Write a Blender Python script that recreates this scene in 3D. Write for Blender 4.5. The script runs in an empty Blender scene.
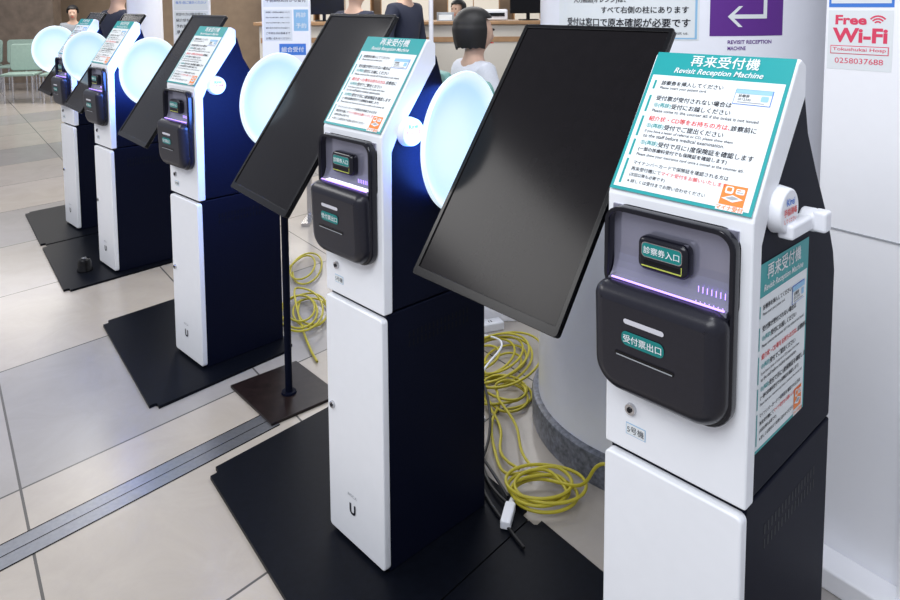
import bpy, bmesh, math, random
from mathutils import Vector, Matrix, Euler
random.seed(4)
SC=bpy.context.scene
SC.view_settings.view_transform='Standard'
COL=SC.collection
# ------------------------------------------------------------------ materials
def mat(name,c,rough=.5,metal=0,em=None,es=0,var=0.0,scale=30,spec=.5):
    m=bpy.data.materials.new(name);m.use_nodes=True;nt=m.node_tree;b=nt.nodes['Principled BSDF']
    b.inputs['Base Color'].default_value=(*c,1);b.inputs['Roughness'].default_value=rough
    b.inputs['Metallic'].default_value=metal;b.inputs['Specular IOR Level'].default_value=spec
    if em: b.inputs['Emission Color'].default_value=(*em,1);b.inputs['Emission Strength'].default_value=es
    if var:
        tc=nt.nodes.new('ShaderNodeTexCoord');n=nt.nodes.new('ShaderNodeTexNoise');n.inputs['Scale'].default_value=scale
        n.inputs['Detail'].default_value=4
        nt.links.new(tc.outputs['Object'],n.inputs['Vector'])
        r=nt.nodes.new('ShaderNodeValToRGB')
        r.color_ramp.elements[0].position=.3;r.color_ramp.elements[1].position=.7
        r.color_ramp.elements[0].color=(*[max(0,x*(1-var)) for x in c],1)
        r.color_ramp.elements[1].color=(*[min(1,x*(1+var)) for x in c],1)
        nt.links.new(n.outputs['Fac'],r.inputs['Fac']);nt.links.new(r.outputs['Color'],b.inputs['Base Color'])
    return m
M={}
M['black']=mat('powder_coat_black',(.0045,.006,.016),.5,var=.15,scale=200,spec=.05)
M['plate']=mat('plate_black',(.0035,.0045,.008),.40,var=.2,scale=60,spec=.09)
M['white']=mat('kiosk_white',(.84,.86,.90),.30,var=.01)
M['reader']=mat('reader_charcoal',(.013,.013,.020),.30,var=.1,scale=150,spec=.4)
M['readerdk']=mat('reader_gloss',(.007,.007,.012),.2,spec=.4)
M['silver']=mat('reader_silver',(.33,.33,.42),.12,.55)
M['purple']=mat('violet_led',(.3,.2,.9),.4,em=(.42,.26,1),es=2.4)
M['limegreen']=mat('yellow_green_edge',(.5,.55,.1),.4)
M['ledw']=mat('white_led_bar',(.6,.6,.65),.4)
M['teal']=mat('teal_print',(.0,.30,.31),.45)
M['tealdk']=mat('teal_dark',(.0,.20,.19),.5)
M['paper']=mat('paper_white',(.76,.80,.82),.5,var=.01,spec=.3)
M['ink']=mat('ink_black',(.012,.012,.02),.7,spec=.15)
M['red']=mat('ink_red',(.72,.03,.03),.6)
M['pink']=mat('ink_crimson',(.72,.05,.12),.6)
M['orange']=mat('ink_orange',(.85,.22,.03),.6)
M['blue']=mat('ink_blue',(.05,.2,.65),.6)
M['ltblue']=mat('ink_lightblue',(.28,.52,.75),.6)
M['purplep']=mat('print_purple',(.11,.02,.25),.5)
M['grey']=mat('print_grey',(.35,.37,.4),.6)
M['screen']=mat('display_glass',(.0065,.0055,.0065),.16,var=.1,spec=.17)
M['bezel']=mat('display_bezel',(.003,.003,.004),.22,spec=.3)
M['chrome']=mat('chrome',(.6,.6,.62),.25,1)
M['yellow']=mat('yellow_cable',(.50,.43,.03),.45,var=.05)
M['bcable']=mat('black_cable',(.01,.01,.012),.5)
M['wplastic']=mat('white_plastic',(.82,.84,.89),.35)
M['steel']=mat('brushed_steel',(.28,.29,.32),.28,.7,var=.08,scale=80)
M['stone']=mat('granite_ring',(.13,.14,.17),.35,var=.5,scale=60)
M['column']=mat('column_white',(.88,.90,.97),.25,var=.01)
M['panel']=mat('panel_white',(.93,.94,.98),.35,var=.006)
M['brown']=mat('dark_brown_tile',(.013,.008,.008),.3,var=.4,scale=40,spec=.25)
M['beige']=mat('beige_wall',(.38,.28,.19),.6,var=.08,scale=5)
M['wood']=mat('stone_wall_tan',(.22,.17,.13),.5,var=.2,scale=6)
M['woodw']=mat('warm_wood',(.34,.20,.10),.5,var=.15,scale=8)
M['counter']=mat('counter_cream',(.60,.57,.51),.45)
M['chair']=mat('teal_seat',(.13,.30,.27),.5,var=.05)
M['palechair']=mat('pale_green_seat',(.27,.38,.33),.5,var=.05)
M['skin']=mat('skin',(.55,.36,.27),.5)
M['hair']=mat('hair_black',(.008,.007,.007),.5,var=.3,scale=300)
M['navy']=mat('cloth_navy',(.02,.025,.05),.8,var=.1,scale=200)
M['wcloth']=mat('cloth_white',(.62,.64,.70),.8,var=.04,scale=100)
M['green']=mat('cloth_grey',(.25,.27,.3),.8)
def lampmat():
    m=bpy.data.materials.new('lamp_diffuser');m.use_nodes=True;nt=m.node_tree;b=nt.nodes['Principled BSDF']
    tc=nt.nodes.new('ShaderNodeTexCoord');ln=nt.nodes.new('ShaderNodeVectorMath');ln.operation='LENGTH'
    nt.links.new(tc.outputs['Object'],ln.inputs[0])
    r=nt.nodes.new('ShaderNodeValToRGB');e=r.color_ramp.elements  # dish interior shading put into the radial emission colours
    e[0].position=.03;e[0].color=(.70,.87,.99,1);e[1].position=.196;e[1].color=(.70,.84,.94,1)
    for p,c in((.09,(.62,.82,.97)),(.135,(.46,.70,.93)),(.155,(.42,.66,.92)),(.170,(.62,.82,.96)),(.182,(.80,.92,.98))):
        x=e.new(p);x.color=(*c,1)
    nt.links.new(ln.outputs['Value'],r.inputs['Fac'])
    nt.links.new(r.outputs['Color'],b.inputs['Emission Color']);b.inputs['Emission Strength'].default_value=.76
    b.inputs['Base Color'].default_value=(.5,.62,.74,1);b.inputs['Roughness'].default_value=.25
    return m
M['lamp']=lampmat()
def floormat():
    m=bpy.data.materials.new('floor_tiles');m.use_nodes=True;nt=m.node_tree;N=nt.nodes;L=nt.links;b=N['Principled BSDF']
    tc=N.new('ShaderNodeTexCoord');sx=N.new('ShaderNodeSeparateXYZ');L.new(tc.outputs['Object'],sx.inputs[0])
    def math_(op,a,bb=None,c=None):
        n=N.new('ShaderNodeMath');n.operation=op
        for i,v in enumerate((a,bb,c)):
            if v is None: continue
            if isinstance(v,(int,float)): n.inputs[i].default_value=v
            else: L.new(v,n.inputs[i])
        return n.outputs[0]
    X,Y=sx.outputs[0],sx.outputs[1]
    a=math_('ADD',math_('MULTIPLY',X,.758),math_('MULTIPLY',Y,-.683))
    c=math_('ADD',math_('MULTIPLY',X,.820),math_('MULTIPLY',Y,.607))
    a=math_('DIVIDE',math_('ADD',a,2.53+9),.9);c=math_('DIVIDE',math_('ADD',c,-.175+9),.9)
    fa=math_('ABSOLUTE',math_('SUBTRACT',math_('FRACT',a),.5));fc=math_('ABSOLUTE',math_('SUBTRACT',math_('FRACT',c),.5))
    g=math_('GREATER_THAN',math_('MAXIMUM',fa,fc),.4955)
    cb=N.new('ShaderNodeCombineXYZ');ia=math_('FLOOR',a);L.new(ia,cb.inputs[0]);L.new(math_('FLOOR',c),cb.inputs[1])
    wn=N.new('ShaderNodeTexWhiteNoise');wn.noise_dimensions='2D';L.new(cb.outputs[0],wn.inputs['Vector'])
    grey=math_('LESS_THAN',math_('ABSOLUTE',math_('SUBTRACT',math_('MODULO',math_('ADD',ia,300),3),0)),.5)
    fac=math_('ADD',math_('MULTIPLY',wn.outputs['Value'],.499),math_('MULTIPLY',grey,.5))
    ramp=N.new('ShaderNodeValToRGB');e=ramp.color_ramp.elements;ramp.color_ramp.interpolation='CONSTANT'
    e[0].position=0;e[0].color=(.42,.38,.34,1);e[1].position=.5;e[1].color=(.315,.30,.29,1)
    x=e.new(.18);x.color=(.46,.415,.37,1);x=e.new(.34);x.color=(.40,.365,.33,1);x=e.new(.75);x.color=(.35,.33,.315,1)
    L.new(fac,ramp.inputs['Fac'])
    no=N.new('ShaderNodeTexNoise');no.inputs['Scale'].default_value=4;no.inputs['Detail'].default_value=12;no.inputs['Roughness'].default_value=.7;no.inputs['Distortion'].default_value=.8;L.new(tc.outputs['Object'],no.inputs['Vector'])
    mr=N.new('ShaderNodeMapRange');mr.inputs['To Min'].default_value=.80;mr.inputs['To Max'].default_value=1.17;L.new(no.outputs['Fac'],mr.inputs['Value'])
    mx=N.new('ShaderNodeMix');mx.data_type='RGBA';mx.blend_type='MULTIPLY';mx.inputs[0].default_value=1
    L.new(ramp.outputs['Color'],mx.inputs[6]);L.new(mr.outputs[0],mx.inputs[7])
    mx2=N.new('ShaderNodeMix');mx2.data_type='RGBA';L.new(g,mx2.inputs[0]);L.new(mx.outputs[2],mx2.inputs[6]);mx2.inputs[7].default_value=(.10,.095,.09,1)
    L.new(mx2.outputs[2],b.inputs['Base Color']);b.inputs['Roughness'].default_value=.22;b.inputs['Specular IOR Level'].default_value=.45
    return m
M['floor']=floormat()
# ------------------------------------------------------------------ builders
class MB:
    def __init__(s): s.v=[];s.f=[];s.mi=[];s.mats=[]
    def m(s,k):
        mm=M[k]
        if mm not in s.mats: s.mats.append(mm)
        return s.mats.index(mm)
    def add(s,vs,fs,k):
        o=len(s.v);i=s.m(k)
        s.v+= [tuple(v) for v in vs]
        for f in fs: s.f.append([o+j for j in f]);s.mi.append(i)
        return s
    def box(s,x0,x1,y0,y1,z0,z1,k):
        vs=[(x,y,z) for x in(x0,x1) for y in(y0,y1) for z in(z0,z1)]
        return s.add(vs,[(0,1,3,2),(4,6,7,5),(0,4,5,1),(2,3,7,6),(0,2,6,4),(1,5,7,3)],k)
    def prism(s,pts,x0,x1,k):
        n=len(pts);vs=[(x0,y,z) for y,z in pts]+[(x1,y,z) for y,z in pts]
        fs=[tuple(range(n))[::-1],tuple(range(n,2*n))]+[(i,(i+1)%n,n+(i+1)%n,n+i) for i in range(n)]
        return s.add(vs,fs,k)
    def cyl(s,p0,p1,r0,r1,k,n=24):
        p0=Vector(p0);p1=Vector(p1);d=(p1-p0).normalized();a=d.orthogonal().normalized();b=d.cross(a)
        vs=[p0+(a*math.cos(t)+b*math.sin(t))*r0 for t in[2*math.pi*i/n for i in range(n)]]+[p1+(a*math.cos(t)+b*math.sin(t))*r1 for t in[2*math.pi*i/n for i in range(n)]]
        fs=[tuple(range(n))[::-1],tuple(range(n,2*n))]+[(i,(i+1)%n,n+(i+1)%n,n+i) for i in range(n)]
        return s.add(vs,fs,k)
    def lathe(s,prof,k,n=48,close=False):
        vs=[(r*math.cos(2*math.pi*i/n),r*math.sin(2*math.pi*i/n),z) for r,z in prof for i in range(n)]
        fs=[(j*n+i,j*n+(i+1)%n,(j+1)*n+(i+1)%n,(j+1)*n+i) for j in range(len(prof)-1) for i in range(n)]
        return s.add(vs,fs,k)
    def mesh(s,me,k,fn=None):
        return s.add([fn(*v.co) if fn else tuple(v.co) for v in me.vertices],[tuple(p.vertices) for p in me.polygons],k)
    def data(s,name,smooth=True,ang=.6):
        me=bpy.data.meshes.new(name);me.from_pydata(s.v,[],s.f)
        for m in s.mats: me.materials.append(m)
        me.polygons.foreach_set('material_index',s.mi);me.update()
        if smooth:
            me.polygons.foreach_set('use_smooth',[True]*len(me.polygons))
            me.set_sharp_from_angle(angle=ang)
        return me
def ob(name,me,parent=None,bevel=0,loc=None,rot=None,seg=3,flip=True):
    o=bpy.data.objects.new(name,me);COL.objects.link(o)
    if parent: o.parent=parent
    if loc: o.location=loc
    if rot: o.rotation_euler=rot
    if bevel:
        b=o.modifiers.new('bevel','BEVEL');b.width=bevel;b.segments=seg;b.limit_method='ANGLE';b.angle_limit=.6;b.harden_normals=False
    return o
def fixn(me):
    bm=bmesh.new();bm.from_mesh(me);bmesh.ops.recalc_face_normals(bm,faces=bm.faces);bm.to_mesh(me);bm.free();return me
def thing(name,label,cat,loc=(0,0,0),rz=0,group=None):
    e=bpy.data.objects.new(name,None);COL.objects.link(e);e.empty_display_size=.1
    e.location=loc;e.rotation_euler=(0,0,rz);tag(e,label,cat,group);return e
def tag(o,label,cat,group=None):
    o['label']=label;o['category']=cat
    if group:o['group']=group
    return o
TC={}
def textmesh(s,bold=0,shear=0):
    key=(s,bold,shear)
    if key in TC: return TC[key]
    c=bpy.data.curves.new('txt','FONT');c.body=s;c.size=1;c.resolution_u=3;c.offset=bold;c.shear=shear
    o=bpy.data.objects.new('txt',c);me=bpy.data.meshes.new_from_object(o)
    bpy.data.objects.remove(o)
    xs=[v.co.x for v in me.vertices] or[0,1];ys=[v.co.y for v in me.vertices] or[0,1]
    TC[key]=(me,min(xs),max(xs),min(ys),max(ys));return TC[key]
class Sheet:
    def __init__(s,fn): s.b=MB();s.fn=fn
    def rect(s,x0,y0,x1,y1,k,l=0,n=1):
        vs=[];fs=[]
        for i in range(n+1):
            x=x0+(x1-x0)*i/n
            vs+=[s.fn(x,y0,l),s.fn(x,y1,l)]
        for i in range(n): fs.append((2*i,2*i+2,2*i+3,2*i+1))
        s.b.add(vs,fs,k)
    def poly(s,pts,k,l=1): s.b.add([s.fn(x,y,l) for x,y in pts],[tuple(range(len(pts)))],k)
    def text(s,t,x0,y0,x1,y1,k,l=2,bold=0,shear=0,fit='stretch',align='l'):
        cjk=any(ord(ch)>0x2000 for ch in t)
        me,a,b,c,d=textmesh(t,0 if cjk else bold,shear)
        sx=(x1-x0)/(b-a);sy=(y1-y0)/(d-c)
        if fit=='h':
            q=min(sx,sy);w=(b-a)*q
            if align=='c': x0+=(x1-x0-w)/2
            y0+=((y1-y0)-(d-c)*q)/2
            sx=sy=q
        offs=[(0,0)]
        if cjk and bold: offs=[(-bold,-bold*.5),(bold,bold*.5),(-bold,bold*.5),(bold,-bold*.5)]
        for j,(dx,dy) in enumerate(offs):
            s.b.mesh(me,k,lambda x,y,z:s.fn(x0+(x-a+dx)*sx,y0+(y-c+dy)*sy,l+j*.06))
        return x0+(b-a)*sx
    def data(s,name): return s.b.data(name,False)
def plate2d(loops,depth,bevel,yback):
    c=bpy.data.curves.new('p','CURVE');c.dimensions='2D';c.fill_mode='BOTH';c.extrude=max(depth/2-bevel,.0001);c.bevel_depth=bevel;c.bevel_resolution=4;c.offset=-bevel
    for lp in loops:
        sp=c.splines.new('POLY');sp.points.add(len(lp)-1);sp.use_cyclic_u=True
        for p,q in zip(sp.points,lp): p.co=(q[0],q[1],0,1)
    o=bpy.data.objects.new('p',c);me=bpy.data.meshes.new_from_object(o);bpy.data.objects.remove(o)
    for v in me.vertices: v.co=Vector((v.co.x,yback-depth/2-v.co.z,v.co.y))
    return me
def rr(x0,x1,z0,z1,r,rb=None,n=7):
    rb=r if rb is None else rb
    P=[]
    for cx,cz,a0,q in((x1-rb,z0+rb,-90,rb),(x1-r,z1-r,0,r),(x0+r,z1-r,90,r),(x0+rb,z0+rb,180,rb)):
        for i in range(n+1):
            t=math.radians(a0+90*i/n);P.append((cx+q*math.cos(t),cz+q*math.sin(t)))
    return P
def tube(name,pts,r,k,parent=None,cyc=False,res=6):
    c=bpy.data.curves.new('c','CURVE');c.dimensions='3D';c.bevel_depth=r;c.bevel_resolution=3;c.resolution_u=res
    sp=c.splines.new('NURBS');sp.points.add(len(pts)-1);sp.use_endpoint_u=True;sp.order_u=4;sp.use_cyclic_u=cyc
    for p,q in zip(sp.points,pts): p.co=(*q,1)
    o=bpy.data.objects.new('c',c);me=bpy.data.meshes.new_from_object(o);bpy.data.objects.remove(o)
    me.materials.clear();me.materials.append(M[k]);me.polygons.foreach_set('use_smooth',[True]*len(me.polygons))
    return ob(name,me,parent)
# ------------------------------------------------------------------ kiosk meshes
W=.266;D=.385
zdt=.723;zub=.735;zsb=1.214;zst=1.453;yst=.162
P0=.0125
def flatfn(origin,ux,uy,nrm):
    o=Vector(origin);ux=Vector(ux);uy=Vector(uy);n=Vector(nrm)
    return lambda x,y,l:tuple(o+ux*x+uy*y+n*(.0006+.0005*l))
b=MB();b.box(.005,W-.005,.014,D,P0,zub-.004,'black')
me_body=fixn(b.data('cabinet_body',False))
def vents(zc,ya,yb,rows,name):
    b=MB();n=16
    for r in range(rows):
        for i in range(n):
            y=ya+(yb-ya)*i/(n-1);z=zc-r*.026
            b.box(W-.0052,W-.0046,y-.0025,y+.0025,z-.009,z+.009,'plate')
    return b.data(name,False)
me_vent=vents(.655,.09,.31,2,'vent_slots')
b=MB();b.prism([(.022,zub),(D,zub),(D,1.03),(.375,1.07),(.34,1.14),(.27,1.245),(.225,1.32),(.20,1.405),(.185,1.42),(.03,1.19)],.005,W-.005,'black')
me_upper=fixn(b.data('upper_housing',False))
b=MB();b.prism([(0,zub),(0,zsb-.008),(.004,zsb+.003),(yst-.006,zst-.006),(yst+.006,zst),(yst+.028,zst-.012),(.19,1.385),(.055,zsb-.01),(.034,zsb-.05),(.03,zub)],0,W,'white')
me_shell=fixn(b.data('front_shell',False))
me=plate2d([rr(.003,W-.003,.022,zdt,.012)],.022,.004,.016);b=MB();b.mesh(me,'white')
me_door=fixn(b.data('cabinet_door'))
s=Sheet(flatfn((0,-.006,0),(1,0,0),(0,0,1),(0,-1,0)))
s.text('U',.105,.110,.133,.142,'ink',bold=.035)
s.text('BISCA',.098,.162,.140,.170,'grey')
me_logo=s.data('logo')
b=MB();b.cyl((0,0,0),(0,-.006,0),.011,.010,'chrome');b.cyl((0,-.006,0),(0,-.008,0),.005,.005,'readerdk',12);b.box(-.001,.001,-.0085,-.006,-.004,.004,'bezel')
me_lock=fixn(b.data('lock'))
sl=math.hypot(yst,zst-zsb)
ud=Vector((0,yst/sl,(zst-zsb)/sl));nn=Vector((0,-ud.z,ud.y))
def signcontent(s,w,h,side=False):
    s.rect(0,0,w,h,'teal',0)
    hd=h*.825
    s.rect(.006,.006,w-.006,hd,'paper',1)
    ch='再来受付機';tw=w*.50 if not side else w*.66;hh_=(h-hd)*.52
    for i,cc in enumerate(ch):
        xa=w*.5-tw/2+tw*i/5+(w*.03 if not side else 0);s.text(cc,xa+tw*.01,hd+(h-hd)*.42,xa+tw*.19,hd+(h-hd)*.42+hh_,'paper',2,bold=.014,fit='h',align='c')
    s.text('Revisit Reception Machine',w*.12,hd+(h-hd)*.07,w*.88,hd+(h-hd)*.36,'paper',2,shear=.25,bold=.012,fit='h',align='c')
    L=[(.93,[('診察券を挿入してください','ink')],.9),(.882,[('Please insert your patient card.','ink')],.66),
       (.79,[('受付票が受付されない場合は','ink')],1.0),(.725,[('⑤(再診)','teal'),('受付にお越しください','ink')],1.0),(.675,[('Please come to the counter #5 if the ticket is not issued.','ink')],.66),
       (.605,[('紹介状・CD等をお持ちの方は、','red'),('診察前に','ink')],1.0),(.54,[('⑤(再診)','teal'),('受付でご提出ください','ink')],1.0),(.490,[('If you have a letter of referral or CD, please show them','ink')],.66),(.453,[('to the staff before medical examination.','ink')],.66),
       (.39,[('⑤(再診)','teal'),('受付で月に1度保険証を確認します','ink')],1.0),(.333,[('(一部の診療科受付でも保険証を確認します)','ink')],.88),(.285,[('Please show your insurance card once a month at the counter #5.','ink')],.66),
       (.215,[('マイナンバーカードで保険証を確認される方は','ink')],.76),(.162,[('再来受付機にて','ink'),('マイナ受付をお願いいたします','red')],.76),(.11,[('(次回以降も必要です)','ink')],.76),(.06,[('※ 詳しくは受付までお問い合わせください','ink')],.7)]
    H=hd-.006
    for y,seg,sz in L:
        x0=w*.115;hh=H*.045*sz*(.86 if side else 1)
        for t,k in seg:
            x0=s.text(t,x0,.006+H*y-hh*.5,x0+w*.82,.006+H*y+hh*.5,k,2,bold=.016 if sz>=.85 else .008,fit='h')+hh*.15
    for y0,y1 in((.87,.95),(.66,.81),(.44,.62),(.27,.41),(.03,.24)):
        s.rect(w*.055,.006+H*y0,w*.072,.006+H*y1,'teal',2)
    s.rect(w*.67,H*.83,w*.92,H*.96,'blue',2);s.rect(w*.675,H*.835,w*.915,H*.955,'paper',3)
    s.rect(w*.675,H*.920,w*.915,H*.955,'ltblue',4);s.text('診察券',w*.70,H*.888,w*.80,H*.914,'ink',4,bold=.01,fit='h');s.text('0012345',w*.70,H*.862,w*.82,H*.882,'ink',4,fit='h')
    s.rect(w*.70,H*.845,w*.88,H*.853,'grey',4);s.poly(rr(w*.85,w*.90,H*.865,H*.91,.002),'ltblue',4)
    s.rect(w*.78,H*.05,w*.935,H*.20,'orange',2)
    s.poly([(w*.79,H*.095),(w*.865,H*.075),(w*.925,H*.105),(w*.855,H*.128)],'paper',3);s.poly([(w*.815,H*.100),(w*.862,H*.090),(w*.90,H*.108),(w*.855,H*.119)],'grey',4)
    s.poly(rr(w*.80,w*.852,H*.135,H*.188,.003),'paper',3);s.poly(rr(w*.810,w*.842,H*.150,H*.180,.002),'orange',4)
    s.poly(rr(w*.868,w*.922,H*.140,H*.180,.002),'paper',3);s.rect(w*.875,H*.165,w*.900,H*.172,'orange',4);s.rect(w*.875,H*.150,w*.915,H*.156,'grey',4)
    s.rect(w*.77,H*.008,w*.945,H*.048,'paper',3)
    s.text('マイナ受付',w*.77,H*.010,w*.945,H*.046,'orange',4,bold=.02,fit='h',align='c')
s=Sheet(flatfn((.004,-.001,zsb+.002),(1,0,0),ud,nn));signcontent(s,.258,.286);me_sign=s.data('instruction_sign')
# reader
b=MB()
me=plate2d([rr(.010,.248,.862,1.192,.032,.045),rr(.018,.240,1.045,1.185,.024)[::-1]],.026,.007,0.0);b.mesh(me,'readerdk')
me_frame=fixn(b.data('reader_frame'))
b=MB();b.box(.014,.244,-.004,.0,1.04,1.190,'silver')
pf=[(-.003,1.045),(-.026,1.055),(-.026,1.062)]+[(-.004-.022*(1-math.sin(t*math.pi/2/6)),1.062+.055*(1-math.cos(t*math.pi/2/6))) for t in range(1,7)]
b.prism(pf,.020,.238,'silver')
me_rec=fixn(b.data('reader_recess',False))
b=MB();b.box(.028,.235,-.0285,-.0255,1.0640,1.0662,'purple')
for i in range(7):
    x=.186+i*.0075;b.box(x,x+.0011,-.0255+.0,-.0245,1.0668,1.0685,'purple');b.box(x,x+.0010,-.0175,-.0165,1.0800,1.0900,'purple')
me_led=b.data('led_strip',False)
b=MB();me=plate2d([rr(.078,.172,1.093,1.152,.014)],.026,.009,-.002);b.mesh(me,'readerdk');me_slot=b.data('card_slot')
s=Sheet(flatfn((0,-.028,0),(1,0,0),(0,0,1),(0,-1,0)))
s.poly(rr(.0875,.1625,1.1175,1.1435,.007),'chrome',0);s.poly(rr(.089,.161,1.119,1.142,.006),'tealdk',1)
s.text('診察券入口',.092,1.121,.158,1.140,'paper',2,bold=.012,fit='h',align='c')
s.poly(rr(.092,.158,1.107,1.112,.002),'bezel',0);s.poly(rr(.088,.162,1.1015,1.1038,.001),'limegreen',1);s.rect(.1612,1.104,.1626,1.116,'limegreen',1)
me_slotlab=s.data('slot_label')
b=MB();me=plate2d([rr(.004,.245,.866,1.062,.026,.052,12)],.058,.027,-.002);b.mesh(me,'reader')
me_bulge=b.data('ticket_printer')
for v in me_bulge.vertices:
    t=(1.062-v.co.z)/.196
    if v.co.y<-.01: v.co.y+= .010*t*t
s=Sheet(lambda x,y,l:(x,-.0605-.0005*l+.010*((1.062-y)/.196)**2,y))
s.poly(rr(.074,.150,1.004,1.013,.0045),'ledw',0)
s.poly(rr(.070,.150,.966,.991,.010),'tealdk',0);s.text('受付票出口',.074,.9695,.146,.9875,'paper',2,bold=.012,fit='h',align='c')
s.poly(rr(.056,.168,.942,.950,.003),'bezel',0);s.rect(.059,.9430,.165,.9452,'grey',1)
me_tick=s.data('ticket_slot')
s=Sheet(flatfn((0,0,0),(1,0,0),(0,0,1),(0,-1,0)))
s.rect(.045,.768,.085,.790,'ltblue',0);s.rect(.0462,.7692,.0838,.7888,'paper',1);s.text('5号機',.048,.770,.082,.788,'ink',2,fit='h',align='c')
me_num=s.data('number_sticker')
PY,PZ=.092,1.212
b=MB();b.cyl((W-.006,PY,PZ),(W+.018,PY,PZ),.040,.036,'wplastic',40)
me_puck=fixn(b.data('round_holder'))
s=Sheet(flatfn((W+.018,PY,PZ),(0,1,0),(0,0,1),(1,0,0)))
s.text('Kirei',-.018,.010,.018,.022,'blue',1,bold=.02,fit='h',align='c');s.text('手指消毒',-.026,-.006,.026,.006,'red',1,bold=.02,fit='h',align='c');s.text('してください',-.024,-.018,.024,-.010,'red',1,bold=.01,fit='h',align='c')
me_pucklab=s.data('holder_print')
b=MB();b.box(W+.002,W+.028,.082,.180,1.166,1.191,'wplastic');b.cyl((W+.004,.180,1.180),(W+.030,.180,1.180),.020,.020,'wplastic',28);b.box(W+.024,W+.048,.166,.194,1.163,1.199,'wplastic')
me_arm=fixn(b.data('bracket_arm',False))
s=Sheet(flatfn((W-.0045,.026,.812),(0,1,0),(0,0,1),(1,0,0)));signcontent(s,.214,.318,True);me_side=s.data('side_sign')

K=[(.286,1.267,-.815),(-.359,1.986,-.812),(-1.232,3.073,-.78),(-2.109,4.164,-.79),(-2.734,4.949,-.786)]
labs=['white and black reception kiosk with side instruction sign and card bracket','white and black reception kiosk with glowing card slot and key lock','white and black reception kiosk lit blue on its side','white and black reception kiosk standing on a black plate','white and black reception kiosk at the end of the row']
for i,(x,y,a) in enumerate(K):
    e=thing('reception_kiosk',labs[i],'ticket kiosk',(x,y,0),a,'row of reception kiosks')
    bd=ob('cabinet_body',me_body,e,.004);ob('vent',me_vent,bd)
    ob('upper_housing',me_upper,e,.006)
    sh=ob('front_shell',me_shell,e,.004)
    dr=ob('cabinet_door',me_door,e);ob('logo_print',me_logo,dr)
    ob('lock',me_lock,dr,loc=(.030,-.006,.40))
    ob('instruction_sign',me_sign,e)
    rd=ob('card_reader',me_frame,e);ob('reader_recess',me_rec,rd);ob('led_strip',me_led,rd);sl_=ob('card_slot',me_slot,rd);ob('slot_label',me_slotlab,rd)
    pr=ob('ticket_printer',me_bulge,e);ob('ticket_slot',me_tick,pr)
    ob('key_lock',me_lock,e,loc=(.055,-.0,.818))
    ob('number_sticker',me_num,e)
    pk=ob('round_holder',me_puck,e,.003);ob('holder_print',me_pucklab,pk)
    if i==0:
        ob('bracket_arm',me_arm,e,.005);q=ob('side_sign',me_side,e);q['label']='teal-bordered instruction sign'
# ------------------------------------------------------------------ base plates
e1=Vector((.595,-.804,0));e2=Vector((.669,.743,0))
A2=Vector((-.81,2.23,0))
A0=[A2+e1*.945,A2,Vector((-1.70,3.34,0)),Vector((-2.62,4.44,0)),Vector((-3.17,5.18,0))]
for i,A in enumerate(A0):
    L=[.95,.94,.93,.90,.90][i]
    dd=[.74,.74,.66,.66,.66][i]
    pts=[A,A+e1*L,A+e1*L+e2*dd,A+e2*dd]
    b=MB();b.add([(p.x,p.y,.0) for p in pts]+[(p.x,p.y,.012) for p in pts],[(3,2,1,0),(4,5,6,7),(0,1,5,4),(1,2,6,5),(2,3,7,6),(3,0,4,7)],'plate')
    me=b.data('base_plate',False)
    bm=bmesh.new();bm.from_mesh(me)
    ve=[ed for ed in bm.edges if abs(ed.verts[0].co.z-ed.verts[1].co.z)>.005]
    bmesh.ops.bevel(bm,geom=ve,offset=.03,segments=5,affect='EDGES');bm.to_mesh(me);bm.free()
    tag(ob('base_plate',me),'flat black steel floor plate under a reception kiosk','base plate','black floor plates')
e=thing('floor_stopper','small round black rubber stopper on the floor plate','stopper',(-2.13,4.02,.012))
b=MB();b.lathe([(.001,.075),(.02,.074),(.032,.066),(.036,.05),(.036,.02),(.042,.01),(.042,0)],'bezel',32);ob('stopper_body',b.data('stopper_body'),e)
b=MB();b.cyl((0,0,.074),(0,0,.078),.012,.011,'chrome',20);ob('screw_cap',b.data('screw_cap'),e)
# ------------------------------------------------------------------ monitors
SCR=[(.202,1.611,1.20,-.857),(-.460,2.32,1.222,-.93),(-1.355,3.43,1.205,-.886),(-2.20,4.5,1.2,-.88),(-2.84,5.32,1.2,-.88)]
w2,h2=.224,.352
def mm(loops,depth,bev,yb,k,name):
    b=MB();b.mesh(plate2d(loops,depth,bev,yb),k);return fixn(b.data(name))
b=MB();b.mesh(plate2d([rr(-w2,w2,-h2,h2,.008),rr(-w2+.011,w2-.011,-h2+.020,h2-.011,.002)[::-1]],.005,.001,.004),'bezel')
b.mesh(plate2d([rr(-w2+.001,w2-.001,-h2+.001,h2-.001,.008)],.012,.003,.016),'bezel')
me_mon=fixn(b.data('monitor_housing'))
s=Sheet(flatfn((0,.0035,0),(1,0,0),(0,0,1),(0,-1,0)));s.rect(-w2+.010,-h2+.019,w2-.010,h2-.010,'screen',1);me_scr=s.data('screen')
me_rear=mm([rr(-.15,.15,-.22,.22,.02)],.028,.006,.046,'black','rear_cover')
b=MB();b.box(-.03,w2+.02,.046,.062,-.09,-.03,'black');b.box(w2+.005,w2+.03,.02,.062,-.10,-.02,'black');me_br=fixn(b.data('mount_bracket',False))
for i,(x,y,z,a) in enumerate(SCR):
    e=thing('display_monitor','large thin black tilted flat display with switched-off screen','monitor',(x,y,z),a,'row of tilted displays')
    e.rotation_euler=(-(math.pi/2-.977),0,a)
    ob('monitor_housing',me_mon,e);ob('screen',me_scr,e);ob('rear_cover',me_rear,e);ob('mount_bracket',me_br,e,.002)
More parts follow.
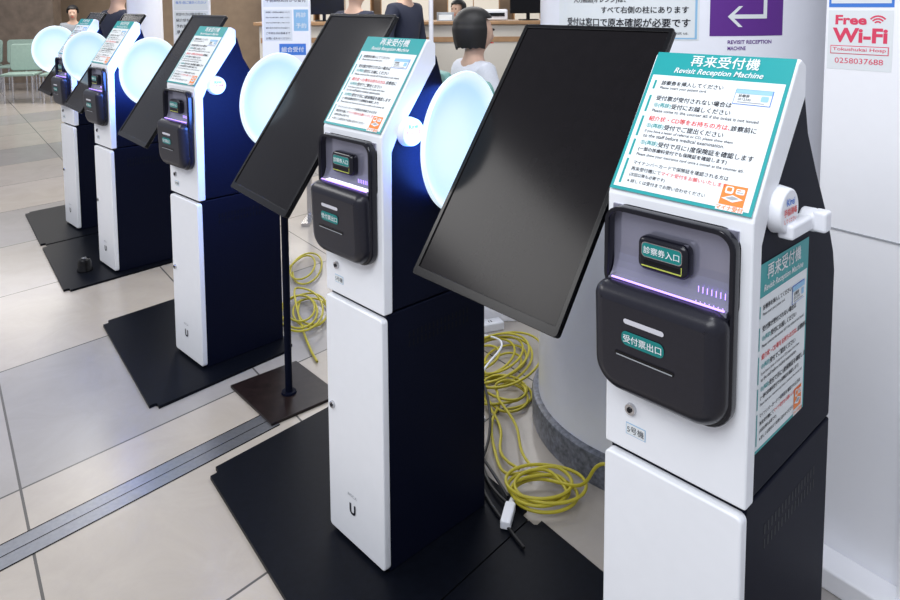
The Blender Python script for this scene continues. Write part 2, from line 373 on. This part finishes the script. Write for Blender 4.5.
# ------------------------------------------------------------------ round lamps
LMP=[(.036,1.90,1.175),(-.655,2.70,1.178),(-1.67,3.96,1.176),(-2.39,4.685,1.210),(-3.22,5.80,1.19)]
b=MB();b.lathe([(.001,-.046),(.05,-.045),(.09,-.041),(.12,-.034),(.145,-.024),(.165,-.012),(.178,-.002),(.186,.004),(.190,.005),(.193,.0),(.189,-.010)],'lamp',64);me_dish=b.data('lamp_diffuser')
b=MB();b.lathe([(.189,-.010),(.165,-.026),(.14,-.040),(.05,-.053),(.001,-.054)],'wplastic',64);me_back=b.data('lamp_back')
nrm=Vector((.84,-.545,.0)).normalized();Q=nrm.to_track_quat('Z','Y')
for i,p in enumerate(LMP):
    e=thing('disc_lamp','round pale blue glowing dish lamp beside a tilted display','lamp',p,0,'round glowing lamps')
    e.rotation_mode='QUATERNION';e.rotation_quaternion=Q
    sc=[1,.97,1,.88,1][i];e.scale=(sc,)*3
    ob('lamp_diffuser',me_dish,e);ob('lamp_back',me_back,e)
    sx,sy,sz,sa=SCR[i]
    wp=[Vector(p)-nrm*.03+Vector((0,0,-.15*sc)),Vector(p)-nrm*.035+Vector((0,0,-.19*sc)),Vector((sx-math.sin(sa)*.13,sy+math.cos(sa)*.13,sz-.10))]
    inv=(Matrix.Translation(p)@Q.to_matrix().to_4x4()@Matrix.Scale(sc,4)).inverted()
    lp=[inv@v for v in wp]
    b=MB();b.cyl(lp[0],lp[1],.009,.009,'wplastic',14);b.cyl(lp[1],lp[2],.008,.008,'bezel',14);ob('lamp_arm',b.data('lamp_arm'),e)
    ld=bpy.data.lights.new('lamp_glow','AREA');ld.shape='DISK';ld.size=.3;ld.energy=[4,10,10,5,4][i];ld.color=(.09,.25,1)
    lo=bpy.data.objects.new('lamp_glow',ld);COL.objects.link(lo);lo.location=Vector(p)-nrm*.072
    lo.rotation_mode='QUATERNION';lo.rotation_quaternion=Q
# ------------------------------------------------------------------ pole stand
e=thing('pole_stand','slim black pole on a dark brown square base','stand',(-.67,2.73,0),-.85)
b=MB();b.box(-.175,.18,-.15,.15,0,.012,'brown');ob('stand_base',fixn(b.data('stand_base',False)),e,.003)
b=MB();b.cyl((.035,0,.012),(.035,0,.95),.014,.014,'black');b.cyl((.035,0,.0125),(.035,0,.02),.03,.028,'black');ob('pole',b.data('pole'),e)
# ------------------------------------------------------------------ setting
def struct(o): o['kind']='structure';return o
b=MB();b.box(-14,8,-1,17,-.05,0,'floor');struct(ob('floor',b.data('floor',False)))
b=MB()
def trk(a0,a1,z,k,b0=-3,b1=1.0):
    P=[e1*a+e2*c for a,c in((a0,b0),(a1,b0),(a1,b1),(a0,b1))]
    b.add([(p.x,p.y,z) for p in P]+[(p.x,p.y,0) for p in P],[(0,1,2,3),(0,4,5,1),(1,5,6,2),(2,6,7,3),(3,7,4,0)],k)
trk(-2.30,-2.195,.0015,'steel');trk(-2.250,-2.247,.002,'bezel');trk(-2.304,-2.300,.002,'bezel');trk(-2.196,-2.192,.002,'bezel')
struct(ob('trim_1',fixn(b.data('trim_1',False))))
b=MB();b.box(-14,8,16,16.2,0,3.4,'beige');struct(ob('wall_back',b.data('wall_back',False)))
b=MB();b.box(-14,-7.9,14.2,14.5,0,3.4,'wood');struct(ob('wall_left',b.data('wall_left',False)))
# column
CX,CY,CR=.80,2.525,.475
e=thing('round_column','round white column with notices on a grey stone foot','column',(CX,CY,0))
b=MB();b.lathe([(CR,0.08),(CR,3.2)],'column',96);ob('shaft',b.data('shaft'),e)
b=MB();b.lathe([(.498,0),(.50,.09),(.496,.102),(.486,.108),(.47,.108)],'stone',96);ob('stone_foot',b.data('stone_foot'),e)
Fv=Vector((-.302,-.953,0));Rv=Vector((.953,-.302,0))
def cyfn(x,y,l):
    ph=x/CR;r=CR+.001+.0006*l
    p=(Fv*math.cos(ph)+Rv*math.sin(ph))*r
    return (p.x,p.y,y)
d2=math.radians
s=Sheet(cyfn)
x0,x1=CR*d2(11.5),CR*d2(39);s.rect(x0,1.45,x1,1.72,'purplep',0,12)
cx=(x0+x1)/2;AZ=1.506
s.rect(cx-.055,AZ-.006,cx+.056,AZ+.006,'paper',2,10);s.rect(cx+.044,AZ+.006,cx+.056,AZ+.11,'paper',2,1)
def ar(pts): s.poly([(cx+a,AZ+c) for a,c in pts],'paper',2)
ar([(-.064,0),(-.032,.030),(-.020,.030),(-.051,0)]);ar([(-.064,0),(-.051,0),(-.020,-.030),(-.032,-.030)])
q=ob('arrow_sign',s.data('arrow_sign'),e);q['label']='purple sign with a white turning arrow'
s=Sheet(cyfn);s.text('REVISIT RECEPTION',cx-.062,1.427,cx+.075,1.438,'purplep',0,bold=.02);s.text('MACHINE',cx-.062,1.409,cx-.008,1.420,'purplep',0,bold=.02);ob('sign_caption',s.data('sign_caption'),e)
s=Sheet(cyfn);a0,a1=-CR*d2(50),CR*d2(8)
s.rect(a0,1.437,a1,1.75,'paper',0,20);s.rect(a0+.006,1.441,a1-.006,1.445,'ltblue',1,20);s.rect(a1-.012,1.445,a1-.006,1.75,'ltblue',1,2)
s.text('入力画面(オレンジ)は、',a0+.08,1.545,a0+.27,1.567,'ink',2,bold=.015,fit='h',align='l')
s.text('すべて右側の柱にあります',a0+.19,1.512,a1-.03,1.541,'ink',2,bold=.015,fit='h',align='c')
s.text('受付は窓口で原本確認が必要です',a0+.05,1.472,a1-.025,1.505,'ink',2,bold=.018,fit='h',align='c')
s.text('Original documents must be checked at the window every time you visit us.',a0+.04,1.452,a1-.03,1.463,'ink',2)
q=ob('notice_sign',s.data('notice_sign'),e);q['label']='white notice with black and blue print'
# right panel
pa=-.93;e=thing('partition_board','tall white board with a red printed internet access poster','partition',(.995,1.885,0),pa)
b=MB();b.box(0,1.1,0,.035,.0,2.3,'panel');ob('board',fixn(b.data('board',False)),e,.004)
b=MB();b.box(0,1.1,-.09,-.001,0,.06,'panel');ob('foot',fixn(b.data('foot',False)),e,.006)
b=MB();b.box(.0,1.1,-.004,-.001,.945,.948,'grey');b.box(.25,.28,-.05,-.001,.06,.55,'panel');ob('rail',fixn(b.data('rail',False)),e)
s=Sheet(flatfn((0,0,0),(1,0,0),(0,0,1),(0,-1,0)))
px0,px1=.008,.165;s.rect(px0,1.372,px1,1.525,'paper',0)
s.text('Free',px0+.018,1.488,px1-.062,1.513,'pink',1,bold=.035);s.text('Wi-Fi',px0+.012,1.442,px1-.012,1.480,'pink',1,bold=.035)
for j,rad in enumerate((.007,.014,.021)):
    for t in range(8):
        t0=math.radians(40+t*12.5);t1=math.radians(52.5+t*12.5);c0=(px1-.036,1.488)
        s.poly([(c0[0]+math.cos(t0)*rad,c0[1]+math.sin(t0)*rad),(c0[0]+math.cos(t0)*(rad+.004),c0[1]+math.sin(t0)*(rad+.004)),(c0[0]+math.cos(t1)*(rad+.004),c0[1]+math.sin(t1)*(rad+.004)),(c0[0]+math.cos(t1)*rad,c0[1]+math.sin(t1)*rad)],'pink',1)
s.rect(px0+.008,1.412,px1-.008,1.434,'pink',1);s.rect(px0+.010,1.414,px1-.010,1.432,'paper',2);s.text('Tokushukai Hosp',px0+.014,1.418,px1-.014,1.429,'pink',3,bold=.01)
s.text('0258037688',px0+.02,1.388,px1-.02,1.402,'pink',1)
s.rect(px0,1.533,px1,1.66,'blue',0);s.rect(px0+.006,1.543,px1-.006,1.652,'paper',1)
ob('wifi_poster',s.data('wifi_poster'),e)
b=MB();b.box(.08,.34,3.35,3.38,0,1.0,'panel');tag(ob('partition_panel',b.data('partition_panel',False),bevel=.004),'low white partition panel behind the cables','partition')
# ------------------------------------------------------------------ poster boards
def board(x0,x1,y,lab,rows):
    e=thing('poster_board',lab,'notice board',((x0+x1)/2,y,0))
    w=(x1-x0)/2
    b=MB();b.box(-w,w,0,.03,.35,1.95,'panel');ob('board',fixn(b.data('board',False)),e,.005)
    for sg in(-1,1):
        xx=sg*(w-.035)
        b=MB();b.box(xx-.015,xx+.015,-.01,.04,.02,.36,'chrome');b.box(xx-.03,xx+.03,-.15,.18,0,.022,'chrome');ob('leg',fixn(b.data('leg',False)),e)
    s=Sheet(flatfn((0,0,0),(1,0,0),(0,0,1),(0,-1,0)))
    for (a,c,a2,c2,k,t,tk) in rows:
        s.rect(a*w,c,a2*w,c2,k,0)
        if t:
            n=len(t)
            for j,tt in enumerate(t):
                hh=(c2-c)/n;yb=c2-(j+1)*hh
                s.text(tt,a*w+.015,yb+hh*.2,a2*w-.015,yb+hh*.8,tk,1,bold=.015,fit='h',align='l')
    ob('posters',s.data('posters'),e)
board(-1.32,-.98,5.0,'white notice board with printed papers in the waiting hall',[(-.92,1.53,.92,1.9,'paper',['ご案内','受付時間のお知らせです','月曜日から金曜日まで','午前8時30分から受付'],'ink'),(-.92,1.29,.25,1.51,'paper',['保険証・診察券の確認について','初診の方は総合受付へお越しください','予約の方は再来受付機をご利用ください','紹介状をお持ちの方は窓口へ','ご不明な点は係員まで','お問い合わせください'],'ink'),(.32,1.36,.92,1.51,'ltblue',['再診','予約'],'paper'),(-.3,1.19,.8,1.27,'blue',['総合受付'],'paper')])
board(-2.45,-2.12,6.3,'white notice board with blue and black printed papers',[(-.9,1.5,.9,1.9,'paper',['お知らせ','保険証の確認をお願いします','毎月1回ご提示ください'],'blue'),(-.9,1.28,.9,1.49,'paper',['初診の方は総合受付へ','紹介状をお持ちの方','予約変更は電話にて','承ります'],'ink')])
b=MB();b.cyl((-2.95,6.9,0),(-2.95,6.9,3.2),.16,.16,'column',40);tag(ob('column_post',b.data('column_post')),'slim round white post in the waiting hall','post')
b=MB();b.cyl((-.20,7.6,0),(-.20,7.6,3.0),.025,.025,'column',20);b.cyl((-.20,7.6,0),(-.20,7.6,.03),.12,.10,'chrome',24);tag(ob('white_pole',b.data('white_pole')),'thin white vertical pole near the seats','pole')
# counter
e=thing('reception_counter','long cream reception counter in front of an office','counter',(0,8.2,0))
b=MB();b.box(-2.2,2.4,0,.6,.0,1.30,'counter');ob('counter_body',fixn(b.data('counter_body',False)),e,.01)
b=MB();b.box(-2.25,2.45,-.06,.66,1.301,1.34,'woodw');ob('counter_top',fixn(b.data('counter_top',False)),e,.008)
b=MB();b.box(-2.18,2.38,-.012,-.001,1.10,1.16,'woodw');ob('trim_rail',fixn(b.data('trim_rail',False)),e,.003)
def cmon(x,y,z,rz):
    e=thing('computer_monitor','black computer monitor on the reception counter','monitor',(x,y,z),rz)
    b=MB();b.box(-.24,.24,0,.03,.08,.40,'bezel');ob('monitor_panel',fixn(b.data('p',False)),e,.004)
    b=MB();b.box(-.02,.02,.031,.05,0.012,.2,'bezel');b.box(-.1,.1,-.05,.1,0,.012,'bezel');ob('monitor_foot',fixn(b.data('f',False)),e)
cmon(.95,8.5,1.341,.3);cmon(-1.5,8.5,1.341,.1)
e=thing('card_printer','small white desktop printer on the counter','printer',(.55,8.45,1.341),0)
b=MB();b.box(-.14,.14,0,.25,0,.13,'wplastic');ob('printer_body',fixn(b.data('pb',False)),e,.02)
b=MB();b.box(-.10,.10,-.012,.0,.05,.09,'bezel');ob('paper_slot',fixn(b.data('ps',False)),e)
for j,(x,z_) in enumerate(((-.05,.10),(.22,.07),(-1.0,.12))):
    e=thing('document_tray','small grey document tray with papers on the counter','tray',(x,8.35,1.341),.1*j,'document trays')
    b=MB();b.box(-.10,.10,-.08,.08,0,.01,'grey');b.box(-.10,.10,.07,.08,.01,z_,'grey');b.box(-.10,-.09,-.08,.07,.01,z_,'grey');b.box(.09,.10,-.08,.07,.01,z_,'grey');ob('tray_body',fixn(b.data('tb',False)),e)
    b=MB();b.box(-.08,.08,-.07,.06,.0105,z_*.7,'paper');ob('paper_stack',fixn(b.data('pst',False)),e)
for j,x in enumerate((-3.4,-2.2,-.9,.5,1.9)):
    e=thing('office_cabinet','wooden office cabinet against the back wall','cabinet',(x,15.0,0),0,'office cabinets')
    b=MB();b.box(-.55,.55,0,.5,0,1.9,'woodw');ob('cabinet_body',fixn(b.data('cb',False)),e,.01)
    for xa,xb in((-.53,-.01),(.01,.53)):
        b=MB();b.box(xa,xb,-.02,-.001,.05,1.85,'counter');ob('door',fixn(b.data('cd',False)),e,.005)
# ------------------------------------------------------------------ chairs
CM={}
for k in('chair','palechair'):
    CM[k]=(mm([rr(-.24,.24,-.02,.02,.015)],.46,.01,.23,k,'seat'),mm([rr(-.24,.24,0,.44,.06)],.05,.015,.0,k,'backrest'))
b=MB();b.cyl((0,0,0),(0,0,.43),.016,.016,'chrome',12);me_leg=b.data('leg')
def chair(x,y,rz,lab='teal upholstered waiting chair with metal legs',sc=1.0,k='chair'):
    e=thing('waiting_chair',lab,'chair',(x,y,0),rz,'waiting hall chairs');e.scale=(sc,sc,sc)
    ob('seat',CM[k][0],e,loc=(0,0,.45));ob('backrest',CM[k][1],e,loc=(0,.28,.48),rot=(-.15,0,0))
    for a in(-.2,.2):
        for c in(-.18,.2): ob('leg',me_leg,e,loc=(a,c,0))
PR=1.95
for j in(-1,0,1):
    dv=Vector((math.cos(PR),math.sin(PR),0))*(j*.64)
    chair(.24+dv.x,5.12+dv.y,PR,sc=1.18)
for j in range(5): chair(-8.5+j*.62,12.9,.25,'pale green waiting chair by the hall wall',1.0,'palechair')
for j in range(3): chair(-6.9+j*.62,11.4,.25,'pale green waiting chair in the hall',1.0,'palechair')
# ------------------------------------------------------------------ people
def person(loc,rz,lab,top,bot,pose='stand',sc=1.0,bob=False):
    e=thing('person',lab,'person',loc,rz);e.scale=(sc,)*3
    V=Vector
    if pose=='sit':
        hip=V((0,.04,.60));kn=[V((s*.10,-.42,.56)) for s in(-1,1)];ft=[V((s*.10,-.42,.08)) for s in(-1,1)]
        hands=[V((s*.10,-.28,.68)) for s in(-1,1)];elb=[V((s*.25,.0,.80)) for s in(-1,1)]
    else:
        hip=V((0,0,.92));kn=[V((s*.10,-.02,.50)) for s in(-1,1)];ft=[V((s*.11,.02,.08)) for s in(-1,1)]
        hands=[V((s*.26,-.06,.84)) for s in(-1,1)];elb=[V((s*.26,.02,1.10)) for s in(-1,1)]
    z=hip.z;y0=hip.y
    J=[];E=[];RR=[]
    def j(p,r,par=None):
        J.append(p);RR.append(r)
        if par is not None:E.append((par,len(J)-1))
        return len(J)-1
    h0=j(hip,(.15,.11));a=j(V((0,y0,z+.2)),(.135,.10),h0);c=j(V((0,y0,z+.40)),(.15,.11),a);n=j(V((0,y0,z+.49)),(.065,.065),c);n2=j(V((0,y0-.01,z+.54)),(.058,.062),n)
    hd1=j(V((0,y0-.030,z+.600)),(.078,.098),n2);hd2=j(V((0,y0-.018,z+.68)),(.088,.112),hd1);j(V((0,y0-.005,z+.745)),(.065,.085),hd2)
    j(V((0,y0-.145,z+.622)),(.011,.013),hd1)
    for k_,s_ in enumerate((-1,1)):
        sh=j(V((s_*.17,y0,z+.41)),(.055,.055),c);el=j(elb[k_],(.043,.043),sh);wr=j(hands[k_],(.028,.03),el)
        dr=(hands[k_]-elb[k_]).normalized();pm=j(hands[k_]+dr*.06,(.03,.022),wr)
        sd=V((1,0,0))
        for fi in range(4): 
            f1=j(hands[k_]+dr*.11+sd*(fi-1.5)*.018,(.009,.009),pm);j(hands[k_]+dr*(.155+.01*(fi in(1,2)))+sd*(fi-1.5)*.02+V((0,-.01,-.01)),(.008,.008),f1)
        j(hands[k_]+dr*.07-sd*s_*.045,(.010,.010),pm)
        th=j((hip+V((s_*.09,0,-.03))),(.09,.09),h0);k2=j(kn[k_],(.06,.06),th);f=j(ft[k_],(.042,.045),k2);j(ft[k_]+V((0,-.15,-.035)),(.04,.03),f)
    def skinob(name,J,E,RR,m,grow=0,parent=e):
        me=bpy.data.meshes.new(name);me.from_pydata([tuple(p) for p in J],E,[]);me.materials.append(M[m])
        o=ob(name,me,parent);bm=bmesh.new();bm.from_mesh(me);bm.verts.layers.skin.verify();bm.to_mesh(me);bm.free()
        for i,v in enumerate(me.skin_vertices[0].data): v.radius=(RR[i][0]+grow,RR[i][1]+grow);v.use_root=(i==0)
        sk=o.modifiers.new('skin','SKIN');sk.use_smooth_shade=True;su=o.modifiers.new('sub','SUBSURF');su.levels=2;su.render_levels=2
        return o
    skinob('body',J,E,RR,'skin')
    J2=[V((0,y0,z-.05)),V((0,y0,z+.2)),V((0,y0,z+.40)),V((0,y0,z+.485))];R2=[(.160,.122),(.14,.112),(.165,.12),(.072,.075)];E2=[(0,1),(1,2),(2,3)]
    for k_,s_ in enumerate((-1,1)):
        o_=len(J2);J2+=[V((s_*.175,y0,z+.41)),elb[k_],elb[k_]+(hands[k_]-elb[k_])*.85];R2+=[(.066,.066),(.054,.054),(.040,.040)];E2+=[(2,o_),(o_,o_+1),(o_+1,o_+2)]
    skinob('shirt',J2,E2,R2,top,.012)
    J3=[hip];R3=[(.15,.12)];E3=[]
    for k_,s_ in enumerate((-1,1)):
        o_=len(J3);J3+=[hip+V((s_*.09,0,-.03)),kn[k_],ft[k_]+V((0,0,.03))];R3+=[(.1,.1),(.072,.072),(.062,.062)];E3+=[(0,o_),(o_,o_+1),(o_+1,o_+2)]
    skinob('trousers',J3,E3,R3,bot,.004)
    bm=bmesh.new();bmesh.ops.create_uvsphere(bm,u_segments=48,v_segments=32,radius=1)
    lim=-.90 if bob else -.35
    def kill(f):
        m=f.calc_center_median();
        if m.z<lim: return True
        if bob: return m.z<.34 and m.y<-.34*math.sqrt(max(0,1-m.z*m.z))
        return m.y<-.42 and m.z<.42
    dl=[f for f in bm.faces if kill(f)]
    bmesh.ops.delete(bm,geom=dl,context='FACES')
    rh=random.Random(11)
    lock=[rh.uniform(-1,1) for _ in range(48)]
    for v in bm.verts:
        x,y,zz=v.co
        an=int((math.atan2(y,x)+math.pi)/(2*math.pi)*48)%48
        rx,ry,rz_=.103,.127,.112
        if bob and zz<0:
            h_=math.sqrt(max(.02,1-zz*zz));t=-zz
            k_=(1.05-.26*t*t+.035*t*lock[an])/h_
            v.co=V((x*rx*k_,y*ry*k_,zz*(.165+.018*lock[(an*7)%48])))
        else: v.co=V((x*rx*(1+.012*lock[an]),y*ry*(1+.012*lock[an]),zz*rz_))
        v.co+=V((0,y0+.0,z+.69))
    me=bpy.data.meshes.new('hair');bm.to_mesh(me);bm.free();me.materials.append(M['hair']);me.polygons.foreach_set('use_smooth',[True]*len(me.polygons))
    ho=ob('hair',me,e);so=ho.modifiers.new('solid','SOLIDIFY');so.thickness=.014;so.offset=0;su=ho.modifiers.new('s','SUBSURF');su.levels=1;su.render_levels=1
    b=MB()
    for s_ in(-1,1): b.cyl((s_*.033,y0-.118,z+.66),(s_*.033,y0-.132,z+.66),.009,.006,'hair',12)
    b.box(-.022,.022,y0-.132,y0-.115,z+.572,z+.578,'red');ob('face_features',b.data('face',False),e)
    return e
person((.21,5.10,-.06),PR,'seated person with black bobbed hair and white top','wcloth','navy','sit',1.125,True)
person((-.48,7.6,0),1.0,'standing person in a dark navy suit near the counter','navy','navy','stand',1.12)
person((-1.0,7.5,0),2.6,'standing person in dark clothes near the counter','navy','navy','stand',1.06)
person((.12,9.7,0),-.6,'standing staff member in white behind the counter','wcloth','navy','stand',.93)
person((1.35,9.9,0),.4,'standing staff member in white behind the counter','wcloth','navy','stand',.95)
person((-6.45,12.2,0),.4,'standing person in grey clothes in the waiting hall','green','navy','stand',.90)
person((-3.45,7.4,0),2.5,'standing person in black clothes in the waiting hall','navy','navy','stand',1.08)
# ------------------------------------------------------------------ cables
def coil(cx,cy,rx,ry,n,rot=0,z0=.019,jit=.15,seed=1,ztop=.05,dr=.02):
    rnd=random.Random(seed);P=[];N=n*9;ph=rnd.random()*6
    q=1
    for i in range(N+1):
        if i%9==0: ox0=rnd.uniform(-dr,dr);oy0=rnd.uniform(-dr,dr);q1=1+rnd.uniform(-jit,jit)
        q=q*.7+q1*.3
        t=2*math.pi*i/9+ph
        x=rx*q*math.cos(t)+ox0*.7;y=ry*q*math.sin(t)+oy0*.7
        P.append((cx+x*math.cos(rot)-y*math.sin(rot),cy+x*math.sin(rot)+y*math.cos(rot),z0+ztop*i/N+.003*rnd.random()))
    return P
Yl='yellow electrical cable coiled loosely on the floor'
def cable(name,pts,r,k,lab,cat='cable',g=None): return tag(tube(name,pts,r,k),lab,cat,g)
c1=coil(.285,2.10,.105,.082,6,seed=3,ztop=.035,jit=.25,dr=.03)
cable('power_cable',[(.56,1.93,.05),(.52,1.98,.15),(.46,2.02,.19),(.42,2.03,.15),(.40,2.04,.07)]+c1+[(.16,2.16,.02),(.15,2.3,.012),(.13,2.5,.012),(.18,2.6,.012)],.0052,'yellow',Yl,g='yellow cables')
cable('power_cable',coil(.18,2.92,.14,.24,8,rot=-.5,z0=.007,seed=27,ztop=.05,jit=.65,dr=.08)+[(.14,2.6,.012),(.20,2.42,.012),(.14,2.3,.012),(.22,2.22,.02)],.0050,'yellow',Yl,g='yellow cables')
cable('power_cable',coil(.20,2.68,.10,.11,4,rot=.5,z0=.007,seed=19,ztop=.03,jit=.6,dr=.06)+[(.26,2.45,.012),(.22,2.3,.03),(.26,2.22,.03)],.0050,'yellow',Yl,g='yellow cables')
cable('power_cable',coil(-.72,3.42,.10,.22,5,rot=.25,z0=.007,seed=25,ztop=.04,jit=.5,dr=.06)+[(-.66,3.1,.01),(-.58,2.95,.01)],.0052,'yellow',Yl,g='yellow cables')
cable('power_cable',coil(-.86,4.0,.07,.20,2,rot=.1,z0=.007,seed=35,ztop=.03,jit=.5,dr=.06),.0052,'yellow',Yl,g='yellow cables')
Bl='thin black cable running over the floor plate'
cable('black_cable',[(.00,2.85,.012),(.06,2.6,.012),(.05,2.45,.02),(.11,2.3,.02),(.10,2.15,.02),(.165,2.05,.03)],.005,'bcable',Bl,g='black cables')
cable('black_cable',[(.03,2.95,.04),(.08,2.75,.012),(.08,2.55,.02),(.05,2.38,.02),(.13,2.22,.02),(.17,2.06,.04)],.005,'bcable',Bl,g='black cables')
cable('black_cable',[(.10,2.85,.06),(.14,2.65,.05),(.15,2.42,.02),(.09,2.25,.02),(.08,2.15,.02),(.13,2.02,.02),(.20,1.88,.02)],.005,'bcable',Bl,g='black cables')
cable('white_cable',[(.12,3.15,.03),(.26,3.0,.09),(.18,2.85,.08),(.08,2.75,.03),(.12,2.5,.02)],.0045,'wplastic','thin white cable lying over the yellow cables',g='white cables')
e=thing('power_strip','white multi-socket power strip on the floor','power strip',(.12,3.24,0),.4)
b=MB();b.box(-.13,.13,-.03,.03,0,.04,'wplastic');ob('strip_body',fixn(b.data('sb',False)),e,.006)
b=MB()
for j in range(4): b.box(-.09+j*.05,-.086+j*.05,-.008,.008,.0395,.0406,'bezel');b.box(-.078+j*.05,-.074+j*.05,-.008,.008,.0395,.0406,'bezel')
ob('socket',b.data('so',False),e)
e=thing('power_plug','white plug connector joining cables on the floor plate','plug',(.165,2.00,.0125),1.3)
b=MB();b.box(-.045,.045,-.016,.016,0,.028,'wplastic');ob('plug_body',fixn(b.data('pb2',False)),e,.006)
b=MB();b.cyl((.045,0,.014),(.075,0,.014),.011,.007,'wplastic',16);ob('plug_neck',b.data('pn'),e)
# ------------------------------------------------------------------ lights
def area(loc,rot,sx,sy,en,col=(1,1,1),aim=None):
    l=bpy.data.lights.new('ceiling_and_fill_light','AREA');l.shape='RECTANGLE';l.size=sx;l.size_y=sy;l.energy=en;l.color=col
    o=bpy.data.objects.new('ceiling_and_fill_light',l);COL.objects.link(o);o.location=loc;o.rotation_euler=rot
    if aim: o.rotation_euler=(Vector(aim)-Vector(loc)).to_track_quat('-Z','Y').to_euler()
area((-1.0,-.4,3.1),(.45,0,0),2.8,1.4,80,(.95,.97,1))
area((-3.4,2.8,3.1),(0,-.25,0),1.2,3.0,74,(1,.98,.96))
area((.6,3.8,3.1),(0,0,0),2.4,.8,42,(.95,.97,1))
area((.35,1.0,2.9),(0,0,0),.5,.5,11,(.95,.96,1),aim=(1.35,1.65,.9))  # added fill light aimed at the right board, not a ceiling fixture
area((-1.5,7,3.2),(0,0,0),5,1.2,125,(1,.97,.93))
area((-5,11,3.3),(0,0,0),6,1.5,200,(1,.95,.9));area((0,12.5,3.3),(0,0,0),6,1.5,220,(1,.94,.85))
w=bpy.data.worlds.new('world');SC.world=w;w.use_nodes=True
w.node_tree.nodes['Background'].inputs[0].default_value=(.83,.87,1,1);w.node_tree.nodes['Background'].inputs[1].default_value=.47
# ------------------------------------------------------------------ camera
cd=bpy.data.cameras.new('camera');cam=bpy.data.objects.new('camera',cd);COL.objects.link(cam)
cd.sensor_width=36;cd.lens=711/900*36;cd.shift_y=-(300-62.5)/900;cd.clip_start=.05
cam.matrix_world=Matrix.Translation((0,0,1.55))@Matrix.Rotation(math.pi/2-.0836,4,'X')@Matrix.Rotation(-.0058,4,'Z')
SC.camera=cam
